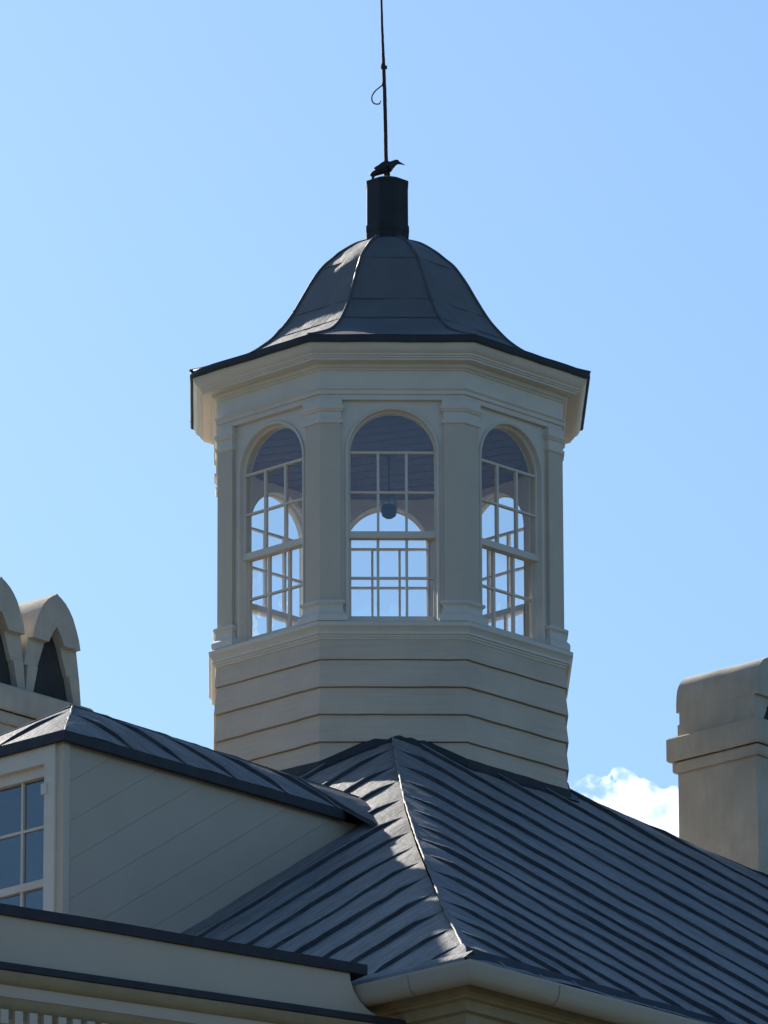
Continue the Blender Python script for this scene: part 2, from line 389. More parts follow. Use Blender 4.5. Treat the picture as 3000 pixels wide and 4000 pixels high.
for side in (1, -1):
    vv = DV + side * DW
    k = 0; base = Z0 - 0.06
    steps = [0.0, 0.20, 0.43, 0.665, 0.90, 1.13, 1.37, 1.6, 1.9]
    for lo, hi in zip(steps, steps[1:]):
        # z - T*u between base+lo and base+hi
        pl = clip(tri, -T, 1.0, base + hi - 0.0018)
        pl = clip(pl, T, -1.0, -(base + lo)) if pl else pl
        if len(pl) < 3: continue
        outer = []; inner = []
        for (uu, z_) in pl:
            fr = (z_ - T * uu - base - lo) / (hi - lo)
            outer.append(H(uu, vv + side * (0.0035 * (1 - fr) - 0.002), z_)); inner.append(H(uu, vv - side * 0.05, z_))
        m.face(outer)
        for i in range(len(pl)):
            j = (i + 1) % len(pl); m.face([outer[i], outer[j], inner[j], inner[i]])
    m.face([H(a, vv - side * 0.02, b) for a, b in tri])
dormer = m.build("dormer", CHEEKP, house)
for side in (1, -1):                          # front corner posts and boards
    m = MB(); vv = DV + side * DW
    m.box((DU - 0.012, -(vv + side * 0.012), ZB - 0.6), (DU + 0.040, -(vv - side * 0.042), DZ), None)
    m.build("corner_board", PILP, dormer)
# window frame, six panes wide
WX0, WX1 = DV - 0.560, DV + 0.560             # frame outside
m = MB()
def dbox(m, v0, v1, z_0, z_1, d0, d1): m.box((DU + d0, -v1, z_0), (DU + d1, -v0, z_1))
ZW0 = 12.05
dbox(m, WX0, WX0 + 0.085, ZW0, 13.395, -0.03, 0.06); dbox(m, WX1 - 0.085, WX1, ZW0, 13.395, -0.03, 0.06)
dbox(m, WX0 + 0.085, WX1 - 0.085, 13.272, 13.395, -0.028, 0.06)
dbox(m, WX0 + 0.085, WX1 - 0.085, 13.21, 13.272, 0.010, 0.06)
dbox(m, WX1 - 0.105, WX1 - 0.060, 13.085, 13.150, -0.038, -0.028)      # catch
m.build("window_frame", WOODWORK, dormer)
m = MB()
gx0, gx1 = WX0 + 0.085, WX1 - 0.085
pw = 0.2375
for i in range(1, 4): dbox(m, gx1 - pw * i - 0.008, gx1 - pw * i + 0.008, ZW0, 13.21, 0.030, 0.052)
dbox(m, gx0, gx1, 12.908, 12.924, 0.0305, 0.0515)
dbox(m, gx0, gx1, 12.555, 12.600, 0.020, 0.056)
dbox(m, gx0, gx1, 12.30, 12.316, 0.0305, 0.0515)
m.build("glazing_bars", WOODWORK, dormer)
m = MB(); m.face([H(DU + 0.044, gx0, ZW0), H(DU + 0.044, gx1, ZW0), H(DU + 0.044, gx1, 13.21), H(DU + 0.044, gx0, 13.21)])
m.build("window_glass", DGLASS, dormer)
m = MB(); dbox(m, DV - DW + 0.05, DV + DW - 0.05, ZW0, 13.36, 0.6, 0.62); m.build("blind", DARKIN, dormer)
# dormer roof
DE, RZ = 0.643, 13.435                          # half width at the eaves, eaves height
RH = 0.413; FU = DU - 0.04                 # ridge rise, front eave
AX = FU + DE + 0.08                             # where the front hip reaches the ridge
RHs = lambda s: RH + 0.03 - 0.055 * max(0.0, (s - AX) / (-2.09 - AX))
VE, VR = -3.00, -2.09                          # where eave and ridge die into the main slope
def dslope(name, side, seed):
    rolls = [FU + 0.60 + 0.44 * i for i in range(5)] + [VE + 0.03]
    def top(s):                                # distance from the ridge line at which this s begins
        return max(0.0, DE * (1 - (s - FU) / (AX - FU)))
    fr = lambda s, d: (H(s, DV + side * d, RZ + RHs(s) * (1 - d / DE)), H(0, side * 0.51, 0.86))
    dl = lambda s: DE if s <= VE else max(0.002, 1.08 * (VR - s) + 0.02)
    o = slope(name, fr, top, FU, VR, dl, rolls, LEAD, dormer, nt_=22, roll_h=0.030, roll_w=0.024, seed=seed, drop=0.02, sag=0.014, endh=0.25)
    return o
dslope("dormer_roof", 1, 21.0); dslope("dormer_roof", -1, 25.0)
fr = lambda s, d: (H(AX - d * (AX - FU) / DE, DV + s, RZ + (RH + 0.03) * (1 - d / DE)), H(-0.51, 0, 0.86))
slope("dormer_roof", fr, lambda s: abs(s), -DE, DE, DE, [-0.36, 0.08], LEAD, dormer, nt_=22, roll_h=0.034, roll_w=0.026, seed=31.0, drop=0.02, sag=0.014, endh=0.25)
m = hip_strip([H(FU, DV + DE, RZ), H(AX, DV, RZ + RH + 0.03)], 6.0); m.build("dormer_hip", HIPM, dormer, 60)
m = hip_strip([H(FU, DV - DE, RZ), H(AX, DV, RZ + RH + 0.03)], 7.0); m.build("dormer_hip", HIPM, dormer, 60)
m = hip_strip([H(AX - 0.02, DV, RZ + RH + 0.032), H(VR, DV, RZ + RHs(VR))], 8.0); m.build("dormer_ridge", DOMELEAD, dormer, 60)
m = MB()                                       # deep dark lead edge round the dormer eaves
def drow(off, z):
    return [H(VE, DV + DE + off, z), H(FU - off, DV + DE + off, z), H(FU - off, DV - DE - off, z), H(VE, DV - DE - off, z)]
m.grid([drow(-0.02, RZ + 0.008), drow(0.012, RZ + 0.002), drow(0.016, RZ - 0.06), drow(0.006, RZ - 0.064), drow(-0.05, RZ - 0.05)])
m.build("dormer_roof_edge", FLASH, dormer, 40)
# ------------------------------------------------------------------ chimneys (parts of the house)
def chimney(u0_, u1_, v0_, v1_, zb, face, profile, n_h, smooth_=0):
    """profile: outline of one hump from its springing, as (half width fraction, rise); humps run along v"""
    m = MB(); m.box((u0_, -v1_, 12.4), (u1_, -v0_, zb + 0.01)); body = m.build("chimney", STUCCO, house)
    m = MB(); d1, d2 = 0.026, 0.054
    def ring(d, za, zb_):
        bev = 0.012
        rows = []
        for (dd, z) in ((0.0, za + 0.012), (d - 0.010, za - 0.0), (d, za + bev), (d, zb_ - bev), (d - bev, zb_), (-0.05, zb_ + 0.006)):
            rows.append([(u0_ - dd, -(v1_ + dd), z), (u1_ + dd, -(v1_ + dd), z), (u1_ + dd, -(v0_ - dd), z), (u0_ - dd, -(v0_ - dd), z)])
        m.grid(rows, True)
    ring(d1, zb, zb + 0.078); ring(d2, zb + 0.076, zb + 0.242)
    m.build("chimney_band", STUCCO, body, 35)
    OB, OC = (0.92, 0.87) if smooth_ == 0 else (0.998, 0.995)
    zt = zb + 0.240; W = (u1_ - u0_) / n_h
    m = MB()
    for h in range(n_h):
        uc = u0_ + W * (h + 0.5); hw = W / 2
        zs, prof = profile
        # two stepped courses of side piers, then the arched head
        cz = [0.0, (zs - zt) * 0.52, zs - zt]
        for sgn in (1, -1):
            for (za, zb2, o0, o1, i0, i1) in ((zt - 0.002, zt + cz[1] - 0.004, 1.0, OB, 0.74, 0.56), (zt + cz[1] - 0.004, zs, min(OB + 0.065, 1.0), OC, 0.53, 0.27)):
                q = [(uc + sgn * hw * o0, za), (uc + sgn * hw * i0, za), (uc + sgn * hw * i1, zb2), (uc + sgn * hw * o1, zb2)]
                ins = 0.0 if za < zt else -0.016
                m.prism([H(a, v0_ - ins, b) for a, b in q], (0, -(v1_ - v0_ + 2 * ins), 0))
        outl = [(f * hw, zs + r_) for f, r_ in prof]
        inn = [(0.28 * hw, zs - 0.006), (0.18 * hw, zs + 0.04), (0.08 * hw, zs + 0.08), (0.0, zs + 0.105)]
        L_ = [(uc - a, b) for a, b in outl]; R_ = [(uc + a, b) for a, b in outl][::-1]
        Li = [(uc - a, b) for a, b in inn]; Ri = [(uc + a, b) for a, b in inn][::-1]
        top = L_ + R_[1:]; bot = Li + Ri[1:]
        # resample the opening edge to the outline's count
        def resamp(pl, n):
            d = [0]
            for p, q in zip(pl, pl[1:]): d.append(d[-1] + math.hypot(q[0] - p[0], q[1] - p[1]))
            out = []
            for k in range(n):
                x = d[-1] * k / (n - 1); i = max(j for j in range(len(d)) if d[j] <= x + 1e-9); i = min(i, len(pl) - 2)
                t = (x - d[i]) / max(1e-9, d[i + 1] - d[i]); out.append((pl[i][0] + (pl[i + 1][0] - pl[i][0]) * t, pl[i][1] + (pl[i + 1][1] - pl[i][1]) * t))
            return out
        bot = resamp(bot, len(top))
        ov = 0.010 if smooth_ else 0.026; va, vb = v0_ - ov, v1_ + ov
        nseg = 12
        vs_ = [va + (vb - va) * k / nseg for k in range(nseg + 1)]
        m.grid([[H(a, v_, b + 0.004 * nz(a * 6, v_ * 6)) for a, b in top] for v_ in vs_])
        m.grid([[H(a, v_, b) for a, b in bot] for v_ in (va, vb)])
        for v_ in (va, vb): m.grid([[H(a, v_, b + (0.004 * nz(a * 6, v_ * 6))) for a, b in top], [H(a, v_, b) for a, b in bot]])
        for k in (0, -1):
            m.grid([[H(top[k][0], v_, top[k][1]) for v_ in (va, vb)], [H(bot[k][0], v_, bot[k][1]) for v_ in (va, vb)]])
    m.build("chimney_cap", STUCCO, body, 40)
    vm = v1_ - 0.05  # plate close behind the opening, deep shade painted into it
    for h in range(n_h):
        uc = u0_ + W * (h + 0.5); hw = W / 2; m = MB()
        m.prism([H(a, vm, b) for a, b in ((uc - 0.8 * hw, zt), (uc + 0.8 * hw, zt), (uc + 0.5 * hw, zs), (uc + 0.02, zs + 0.15), (uc - 0.02, zs + 0.15), (uc - 0.5 * hw, zs))], (0, 0.50, 0))
        m.build("flue_lining", DARKIN, body)
    return body
PO = (15.01, [(0.86, -0.004), (0.80, 0.06), (0.71, 0.12), (0.585, 0.19), (0.45, 0.236), (0.32, 0.270), (0.17, 0.296), (0.06, 0.311), (0.0, 0.322)])
RO = (15.42, [(1.0, -0.004), (0.995, 0.06), (0.98, 0.11), (0.935, 0.16), (0.84, 0.205), (0.68, 0.243), (0.46, 0.268), (0.22, 0.280), (0.0, 0.285)])
ch_l = chimney(-3.645, -2.66, -0.88, -0.18, 14.40, 1, PO, 2)
ch_r = chimney(2.0, 2.98, 0.74, 1.415, 14.995, 1, RO, 2, 1)
ch_l["label"] = "cream chimney stack with two pointed arched hoods"; ch_r["label"] = "cream chimney stack with a rounded barrel top"

# ------------------------------------------------------------------ porch (part of the house): parapet over a dentil cornice
AL = R(31.5)
c45, s45 = math.cos(THR + R(45)), math.sin(THR + R(45))
def to_local(x, y): x -= CX; y -= CD; return (x * c45 + y * s45, -x * s45 + y * c45)
PE = (-0.169, 43.881); pd = (-math.cos(AL), -math.sin(AL)); pn = (math.sin(AL), -math.cos(AL))   # along, outward
def PP(s, o_, z):                             # s along the front from its right end, o_ outwards
    x, y = PE[0] + pd[0] * s + pn[0] * o_, PE[1] + pd[1] * s + pn[1] * o_
    a, b = to_local(x, y); return (a, b, z)
PL = 4.6
tilt = lambda s: 0.017 * s
m = MB()
DEP = 2.2
front = [(0.0, 11.21), (0.006, 11.19), (0.010, 11.15), (0.022, 11.10), (0.045, 11.05), (0.085, 11.005), (0.11, 10.985)]
# front board with its curved right end, then sides and back
endp = [(-0.0, 11.215), (0.012, 11.17), (0.035, 11.12), (0.03, 11.12)]
ecurve = [(0.03, 11.214), (0.022, 11.16), (0.004, 11.11), (-0.030, 11.06), (-0.085, 11.015), (-0.15, 10.985)]
N = 24
rows = []
for t in range(len(ecurve)):
    e, z = ecurve[t]; z_ = z
    rows.append([PP(e + (PL - e) * k / N, 0.0, z + (tilt(e + (PL - e) * k / N) * (1.0 if t == 0 else (z - 10.98) / 0.235))) for k in range(N + 1)])
m.grid(rows)
m.grid([[PP(e, 0.0, z) for e, z in ecurve], [PP(e, -0.35, z) for e, z in ecurve]])
m.grid([[PP(PL, 0, 11.21), PP(PL, -DEP, 11.21)], [PP(PL, 0, -EYE), PP(PL, -DEP, -EYE)]])
m.grid([[PP(-1.0, -0.06, 10.74), PP(PL, -0.06, 10.74)], [PP(-1.0, -0.06, -EYE), PP(PL, -0.06, -EYE)]])
porch = m.build("porch", CHEEKP, house)
def pbar(m, s0, s1, o0, o1, z_0, z_1, tl=0.0):
    n = 16; 
    for k in range(n):
        a, b = s0 + (s1 - s0) * k / n, s0 + (s1 - s0) * (k + 1) / n
        ps = []
        for (o_, z) in ((o0, z_0), (o1, z_0), (o1, z_1), (o0, z_1)): ps.append((o_, z))
        m.grid([[PP(x, o_, z + tl * x + 0.003 * nz(x * 4, o_ * 30)) for o_, z in ps] for x in (a, b)], True)
    for x in (s0, s1): m.face([PP(x, o_, z + tl * x) for o_, z in ((o0, z_0), (o1, z_0), (o1, z_1), (o0, z_1))])
m = MB(); pbar(m, -0.07, PL, -0.38, 0.024, 11.200, 11.256, 0.017); m.build("coping", FLASH, porch)
m = MB(); n = 2
prof = [(-0.02, 10.984), (0.030, 10.978), (0.054, 10.968), (0.056, 10.934), (0.048, 10.928)]
m.grid([[PP(s, o_, z) for o_, z in prof] for s in [(-1.1 + (PL + 1.1) * k / 40) for k in range(41)]]); m.build("cornice_flashing", FLASH, porch, 40)
m = MB(); prof = [(0.046, 10.930), (0.040, 10.912), (0.028, 10.885), (0.012, 10.868), (-0.004, 10.864)]
m.grid([[PP(s, o_, z) for o_, z in prof] for s in (-1.1, PL)]); m.build("cornice_moulding", TANP, porch, 40)
m = MB(); prof = [(-0.002, 10.866), (-0.002, 10.802), (-0.012, 10.798)]
m.grid([[PP(s, o_, z) for o_, z in prof] for s in (-1.1, PL)]); m.build("cornice_fascia", CHEEKP, porch, 40)
m = MB(); prof = [(-0.010, 10.80), (-0.020, 10.77), (-0.036, 10.745), (-0.050, 10.738), (-0.060, 10.70)]
m.grid([[PP(s, o_, z) for o_, z in prof] for s in (-1.1, PL)]); m.build("bed_moulding", TANP, porch, 40)
m = MB(); m.box((0, 0, 0), (0.047, 0.04, 0.075), lambda s, o_, z: Vector(PP(s, -0.06 + o_, 10.664 + z)) )
dent = m.build("dentil", PILP, porch)
along = Vector(PP(1, 0, 0)) - Vector(PP(0, 0, 0))
for i in range(48):
    d = dent if i == 0 else dent.copy()
    if i: COL.objects.link(d)
    d.location = along * (0.02 + 0.0865 * i)
m = MB(); m.face([PP(0.02, -0.3, 11.20), PP(PL, -0.3, 11.20), PP(PL, -DEP, 11.20), PP(0.02, -DEP, 11.20)]); m.build("flat_roof", DOMELEAD, porch)

# ================================================================== CUPOLA
cup = empty("cupola", (CX, CD, EYE), TH)
tag(cup, "octagonal cream timber cupola with arched windows and grey bell-shaped dome on the house roof", "cupola")
C22 = math.cos(R(22.5)); T22 = math.tan(R(22.5))
def octo(prof, m, nsub=1, jit=0.0, flipseed=0.0, ztest=None):
    rows = []
    for ri, (a, z) in enumerate(prof):
        row = []
        for k in range(8):
            an = R(-90 + 45 * k); n_ = (math.cos(an), math.sin(an)); t_ = (-n_[1], n_[0]); h = a * T22
            for i in range(nsub):
                q = -h + 2 * h * i / nsub
                dz = jit * nz(k * 3.7 + i * 0.8 + flipseed, round(z * 5.51) * 2.1) if jit else 0
                row.append((n_[0] * a + t_[0] * q, n_[1] * a + t_[1] * q, z + dz))
        rows.append(row)
    m.grid(rows, True)
A = AP
m = MB(); prof = []
zb = 15.168 - 0.1815 * 7
for i in range(7):
    prof += [(A + 0.020, zb), (A + 0.020, zb + 0.004), (A + 0.001, zb + 0.1815 - 0.006), (A - 0.010, zb + 0.1815 - 0.004), (A - 0.010, zb + 0.1815 - 0.001)]; zb += 0.1815
prof += [(A + 0.016, 15.168), (A + 0.004, 15.305)]
octo(prof, m, 8, 0.0035); m.build("clapboards", PAINT, cup)
m = MB(); octo([(A - 0.02, 15.296), (A + 0.010, 15.299), (A + 0.013, 15.312), (A + 0.020, 15.314), (A + 0.022, 15.326), (A + 0.032, 15.329), (A + 0.030, 15.345), (A + 0.040, 15.366), (A + 0.054, 15.378), (A + 0.055, 15.402), (A + 0.046, 15.409), (A - 0.13, 15.424), (A - 0.13, 15.40)], m)
m.build("belt_course", WOODWORK, cup, 25)
m = MB(); octo([(A - 0.135, 16.90), (A - 0.135, 16.903), (A, 16.903), (A, 16.934), (A + 0.012, 16.938), (A + 0.012, 16.962), (A + 0.018, 16.966), (A + 0.024, 16.972), (A + 0.024, 16.978), (A + 0.004, 16.984), (A + 0.004, 17.094), (A + 0.013, 17.098), (A + 0.016, 17.106), (A + 0.030, 17.112), (A + 0.036, 17.122), (A + 0.036, 17.136), (A + 0.096, 17.140), (A + 0.097, 17.152), (A + 0.106, 17.155), (A + 0.108, 17.164), (A + 0.117, 17.167), (A + 0.119, 17.179), (A + 0.128, 17.184), (A + 0.142, 17.196), (A + 0.154, 17.216), (A + 0.162, 17.240), (A + 0.10, 17.25)], m)
m.build("cornice", WOODWORK, cup, 20)
# dome
DP = [(1.402, 17.282), (1.30, 17.318), (1.15, 17.378), (1.0, 17.447), (0.87, 17.537), (0.775, 17.635), (0.69, 17.748), (0.605, 17.895), (0.54, 18.012), (0.465, 18.122), (0.40, 18.185), (0.325, 18.252), (0.228, 18.318), (0.14, 18.352)]
def spline(pts, n):
    out = []
    for i in range(len(pts) - 1):
        p0, p1, p2, p3 = pts[max(i - 1, 0)], pts[i], pts[i + 1], pts[min(i + 2, len(pts) - 1)]
        for k in range(n):
            t = k / n
            out.append(tuple(0.5 * (2 * b + (c - a) * t + (2 * a - 5 * b + 4 * c - d) * t * t + (-a + 3 * b - 3 * c + d) * t ** 3) for a, b, c, d in zip(p0, p1, p2, p3)))
    out.append(pts[-1]); return out
DS = spline(DP, 5)
m = MB(); rows = []
NS = 10
for (Rr, z) in DS:
    row = []; a = Rr * C22
    for k in range(8):
        an = R(-90 + 45 * k); n_ = (math.cos(an), math.sin(an)); t_ = (-n_[1], n_[0]); h = a * T22
        for i in range(NS):
            q = -h + 2 * h * i / NS; e = math.sin(math.pi * i / NS)
            da = e * (0.012 * nz(k * 5.1 + q * 3.5, z * 4.0) + 0.005 * nz(k * 2 + q * 14, z * 14)) * (1.0 if z > 17.33 else 0.3)
            row.append((n_[0] * (a + da) + t_[0] * q, n_[1] * (a + da) + t_[1] * q, z + 0.4 * da))
    rows.append(row)
m.grid(rows, True); dome = m.build("dome", DOMELEAD, cup, 25)
m = MB()
for k in range(8):                            # welted arrises
    an = R(-90 + 22.5 + 45 * k)
    m.tube([((Rr + 0.003) * math.cos(an), (Rr + 0.003) * math.sin(an), z + 0.003 + 0.002 * nz(z * 12, k)) for Rr, z in DS], 0.0085, 6)
m.build("arris_seam", SEAM, dome, 60)
for zc in (18.105, 17.745, 17.575):           # cross welts
    i = min(range(len(DS)), key=lambda q: abs(DS[q][1] - zc)); Rr, z = DS[i]
    m = MB()
    for k in range(8):
        jz = 0.012 * nz(k * 3.3, zc)
        pts = []
        for j in range(9):
            an0, an1 = R(-90 - 22.5 + 45 * k), R(-90 + 22.5 + 45 * k)
            p = Vector((Rr * math.cos(an0), Rr * math.sin(an0), z + jz)).lerp(Vector((Rr * math.cos(an1), Rr * math.sin(an1), z + jz)), j / 8)
            pts.append(p * 1.0 + Vector((0, 0, 0.002 * nz(j * 0.9, k, zc))))
        m.tube(pts, 0.003, 6)
    m.build("cross_seam", SEAM, dome, 60)
m = MB(); octo([(A + 0.150, 17.238), (A + 0.176, 17.236), (A + 0.181, 17.244), (A + 0.1805, 17.276), (A + 0.174, 17.287), (A + 0.14, 17.293)], m, 10, 0.004); m.build("dome_edge", FLASH, dome, 40)
# finial post
m = MB()
def fin(r_, z): return [(r_ * math.cos(R(22.5 + 45 * k)) - 0.003, r_ * math.sin(R(22.5 + 45 * k)), z) for k in range(8)]
m.grid([fin(0.150, 18.30), fin(0.156, 18.345), (fin(0.150, 18.36)), fin(0.149, 18.40), fin(0.154, 18.415), fin(0.153, 18.45), fin(0.147, 18.46), fin(0.146, 18.745), fin(0.150, 18.752), fin(0.150, 18.768), fin(0.030, 18.815), fin(0.004, 18.82)], True)
post = m.build("finial_post", FINM, cup)

# ceiling, floor
m = MB(); nb = 14; wv = 2.0 / nb
for i in range(nb):                           # ceiling boards, grooved
    x0, x1 = -1.0 + wv * i, -1.0 + wv * (i + 1)
    for a, b, z in ((x0 + 0.006, x1 - 0.006, 16.893), (x0, x0 + 0.006, 16.899), (x1 - 0.006, x1, 16.899)):
        def yl(x): x = abs(x); r_ = 0.985; return min(r_, r_ * math.sqrt(2) - x)
        m.face([(a, -yl(a), z), (b, -yl(b), z), (b, yl(b), z), (a, yl(a), z)])
c_ = m.build("ceiling", CEIL, cup); c_.rotation_euler = (0, 0, R(67.5))
m = MB(); 
m.face([(0.99 / C22 * math.cos(R(22.5 + 45 * k)), 0.99 / C22 * math.sin(R(22.5 + 45 * k)), 15.36) for k in range(8)]); m.build("floor", FLOORM, cup)

# one bay: arched wall panel, window, pilaster; then copies round the octagon
PO_, PI_ = A - 0.030, A - 0.135               # panel outside / inside
HW, SP = 0.290, 16.562                        # opening half width, springing
NA = 28
arch = [(-HW, 15.425)] + [(-HW, 15.425 + (SP - 15.425) * k / 6) for k in range(1, 7)] + [(-HW * math.cos(math.pi * k / NA), SP + HW * math.sin(math.pi * k / NA)) for k in range(1, NA)] + [(HW, SP - (SP - 15.425) * k / 6) for k in range(7)]
def outer_pt(p):
    x, z = p; X, Z = 0.42, 16.905
    if z <= SP: return ((-X if x < 0 else X), z)
    dx, dz = x, z - SP; t = min(X / abs(dx) if abs(dx) > 1e-6 else 1e9, (Z - SP) / dz); return (dx * t, SP + dz * t)
outer = [outer_pt(p) for p in arch]
# make sure the two top corners are on the outline
m = MB()
m.grid([[(x, -PO_, z) for x, z in arch], [(x, -PO_, z) for x, z in outer]])
m.grid([[(x, -PI_, z) for x, z in arch], [(x, -PI_, z) for x, z in outer]], flip=True)
for sgn in (-1, 1):
    ang = math.atan2(16.905 - SP, 0.42)
    cand = [p for p in outer if abs(p[0] - sgn * 0.42) < 1e-6 and p[1] > SP]; cand2 = [p for p in outer if abs(p[1] - 16.905) < 1e-6 and p[0] * sgn > 0]
    pa = max(cand, key=lambda p: p[1]) if cand else (sgn * 0.42, SP); pb = max(cand2, key=lambda p: abs(p[0]))
    for y_ in (-PO_, -PI_): m.face([(pa[0], y_, pa[1]), (sgn * 0.42, y_, 16.905), (pb[0], y_, pb[1])])
m.grid([[(x, -PO_, z) for x, z in arch], [(x, -PI_, z) for x, z in arch]])
panel = m.build("wall_panel", WOODWORK, cup, 30)

m = MB()                                       # bead round the arch and pulley stiles = window frame
def sweep(pts, sec):
    """sec: (inset towards the opening, depth) pairs, path = arch outline inset by that amount"""
    rows = []
    for ins, dep in sec:
        row = []
        h = HW - ins
        row += [(-h, 15.425 + (SP - 15.425) * k / 6) for k in range(7)]
        row += [(-h * math.cos(math.pi * k / NA), SP + h * math.sin(math.pi * k / NA)) for k in range(1, NA)]
        row += [(h, SP - (SP - 15.425) * k / 6) for k in range(7)]
        rows.append([(x, -(A - dep), z) for x, z in row])
    m.grid(rows)
sweep(None, [(0.0, 0.031), (-0.010, 0.029), (-0.012, 0.022), (-0.004, 0.016), (0.006, 0.020), (0.008, 0.034), (0.009, 0.058), (0.016, 0.060), (0.016, 0.120), (0.004, 0.136)])
win = m.build("window", WOODWORK, cup, 35)
def bbox(m, x0, x1, z_0, z_1, d0, d1): m.box((x0, -(A - d0), z_0), (x1, -(A - d1), z_1))
US0, US1 = 0.058, 0.088                        # depth of upper sash
m = MB()
GR = 0.268
h_o, h_i = HW - 0.008, GR
def ring(h, dep): return [(-h, 16.037 + (SP - 16.037) * k / 4, dep) for k in range(5)] + [(-h * math.cos(math.pi * k / NA), SP + h * math.sin(math.pi * k / NA), dep) for k in range(1, NA)] + [(h, SP - (SP - 16.037) * k / 4, dep) for k in range(5)]
rr_ = [[(x, -(A - d), z) for x, z, d in ring(h, dep)] for h, dep in ((h_o, US0 - 0.004), (h_i + 0.006, US0 - 0.004), (h_i, US0 + 0.004), (h_i, US1), (h_o, US1))]
m.grid(rr_)
bbox(m, -h_o, h_o, 15.993, 16.0365, US0 - 0.006, US1 + 0.004)          # meeting rail
bbox(m, -h_i, h_i, 16.559, 16.573, US0, US1 - 0.004); bbox(m, -h_i, h_i, 16.292, 16.305, US0, US1 - 0.004)
for x in (-0.0905, 0.0905): bbox(m, x - 0.0082, x + 0.0082, 16.037, 16.566, US0 + 0.001, US1 - 0.005)
us = m.build("upper_sash", WOODWORK, win)
LS0, LS1 = 0.090, 0.120
m = MB()
bbox(m, -0.274, -0.262 + 0.0, 15.425, 16.03, LS0, LS1); bbox(m, 0.262, 0.274, 15.425, 16.03, LS0, LS1)
bbox(m, -0.262, 0.262, 15.425, 15.481, LS0 - 0.002, LS1); bbox(m, -0.262, 0.262, 15.996, 16.034, LS0 + 0.002, LS1)
bbox(m, -0.262, 0.262, 15.732, 15.745, LS0 + 0.003, LS1 - 0.003)
for x in (-0.0915, 0.0915): bbox(m, x - 0.0088, x + 0.0088, 15.481, 15.996, LS0 + 0.004, LS1 - 0.004)
ls = m.build("lower_sash", WOODWORK, win)
m = MB(); d = (US0 + US1) / 2
pts = [(x, -(A - d), z) for x, z, _ in ring(GR + 0.001, 0)]; m.face(pts)
ug = m.build("upper_glass", GLASS, win)
m = MB(); d = (LS0 + LS1) / 2; m.face([(-0.263, -(A - d), 15.48), (0.263, -(A - d), 15.48), (0.263, -(A - d), 15.997), (-0.263, -(A - d), 15.997)])
lg = m.build("lower_glass", GLASS, win)

m = MB()                                       # pilaster folded round the corner between bay 0 and bay 1
def pil_sec(o_, z):
    out = []
    hw0 = A * T22
    n0, t0 = Vector((0, -1, 0)), Vector((1, 0, 0)); an = R(-45); n1 = Vector((math.cos(an), math.sin(an), 0)); t1 = Vector((-n1.y, n1.x, 0))
    xe = hw0 - 0.133 - o_
    pin = PI_ + 0.004
    out.append(n0 * pin + t0 * xe); out.append(n0 * (A + o_) + t0 * xe)
    out.append(n0 * (A + o_) + t0 * ((A + o_) * T22))
    out.append(n1 * (A + o_) - t1 * xe); out.append(n1 * pin - t1 * xe); out.append(n0 * pin + t0 * (pin * T22))
    return [(p.x, p.y, z) for p in out]
PS = [(0.036, 15.415), (0.038, 15.44), (0.036, 15.458), (0.030, 15.466), (0.018, 15.478), (0.012, 15.496), (0.010, 15.520), (0.016, 15.532), (0.024, 15.537), (0.027, 15.547), (0.022, 15.558), (0.004, 15.563), (0.0, 15.57),
      (0.0, 16.742), (0.010, 16.746), (0.013, 16.756), (0.012, 16.768), (0.002, 16.772), (0.002, 16.820), (0.010, 16.824), (0.014, 16.834), (0.022, 16.842), (0.022, 16.858), (0.010, 16.862), (0.010, 16.9025)]
m.grid([pil_sec(o_, z) for o_, z in PS[11:14]], True); pil = m.build("pilaster", PILP, cup, 25)
m = MB(); m.grid([pil_sec(o_, z) for o_, z in PS[:12]], True); pbase = m.build("pilaster_base", WOODWORK, pil, 25)
m = MB(); m.grid([pil_sec(o_, z) for o_, z in PS[13:]], True); pcap = m.build("capital", WOODWORK, pil, 25)
for k in range(1, 8):
    for src in (panel, pil):
        c = src.copy(); COL.objects.link(c); c.parent = cup; c.rotation_euler = (0, 0, R(45 * k))
        for sub in ((pbase, pcap) if src is pil else ()):
            c2 = sub.copy(); COL.objects.link(c2); c2.parent = c
    wc = win.copy(); COL.objects.link(wc); wc.parent = cup; wc.rotation_euler = (0, 0, R(45 * k))
    for src in (us, ls, ug, lg):
        c = src.copy(); COL.objects.link(c); c.parent = wc

# ------------------------------------------------------------------ lamp hanging inside
lamp = empty("hanging_lamp", (CX, CD, EYE + 16.454), TH)
tag(lamp, "small caged glass lantern hanging behind the cupola's front window", "lamp")
m = MB(); m.lathe([(0.002, 0.0), (0.022, 0.003), (0.044, 0.018), (0.052, 0.045), (0.053, 0.072), (0.047, 0.086), (0.002, 0.088)]); m.build("lamp_bowl", FINM, lamp, 40)
m = MB(); m.lathe([(0.042, 0.086), (0.050, 0.10), (0.051, 0.150), (0.042, 0.165)]); m.build("lamp_glass", JAR, lamp, 60)
m = MB()
for k in range(8):
    a = 2 * math.pi * k / 8; m.tube([(0.054 * math.cos(a), 0.054 * math.sin(a), z) for z in (0.084, 0.166)], 0.0022, 5)
for z in (0.108, 0.14): m.tube([(0.054 * math.cos(2 * math.pi * k / 24), 0.054 * math.sin(2 * math.pi * k / 24), z) for k in range(25)], 0.0022, 5)
m.build("lamp_cage", SEAM, lamp, 60)
m = MB(); m.lathe([(0.002, 0.19), (0.02, 0.188), (0.052, 0.172), (0.054, 0.164), (0.002, 0.164)]); m.tube([(0, 0, 0.18), (0, 0, 0.438)], 0.006, 8); m.lathe([(0.05, 0.438), (0.045, 0.425), (0.02, 0.418), (0.002, 0.418)]); m.build("lamp_stem", FINM, lamp, 40)

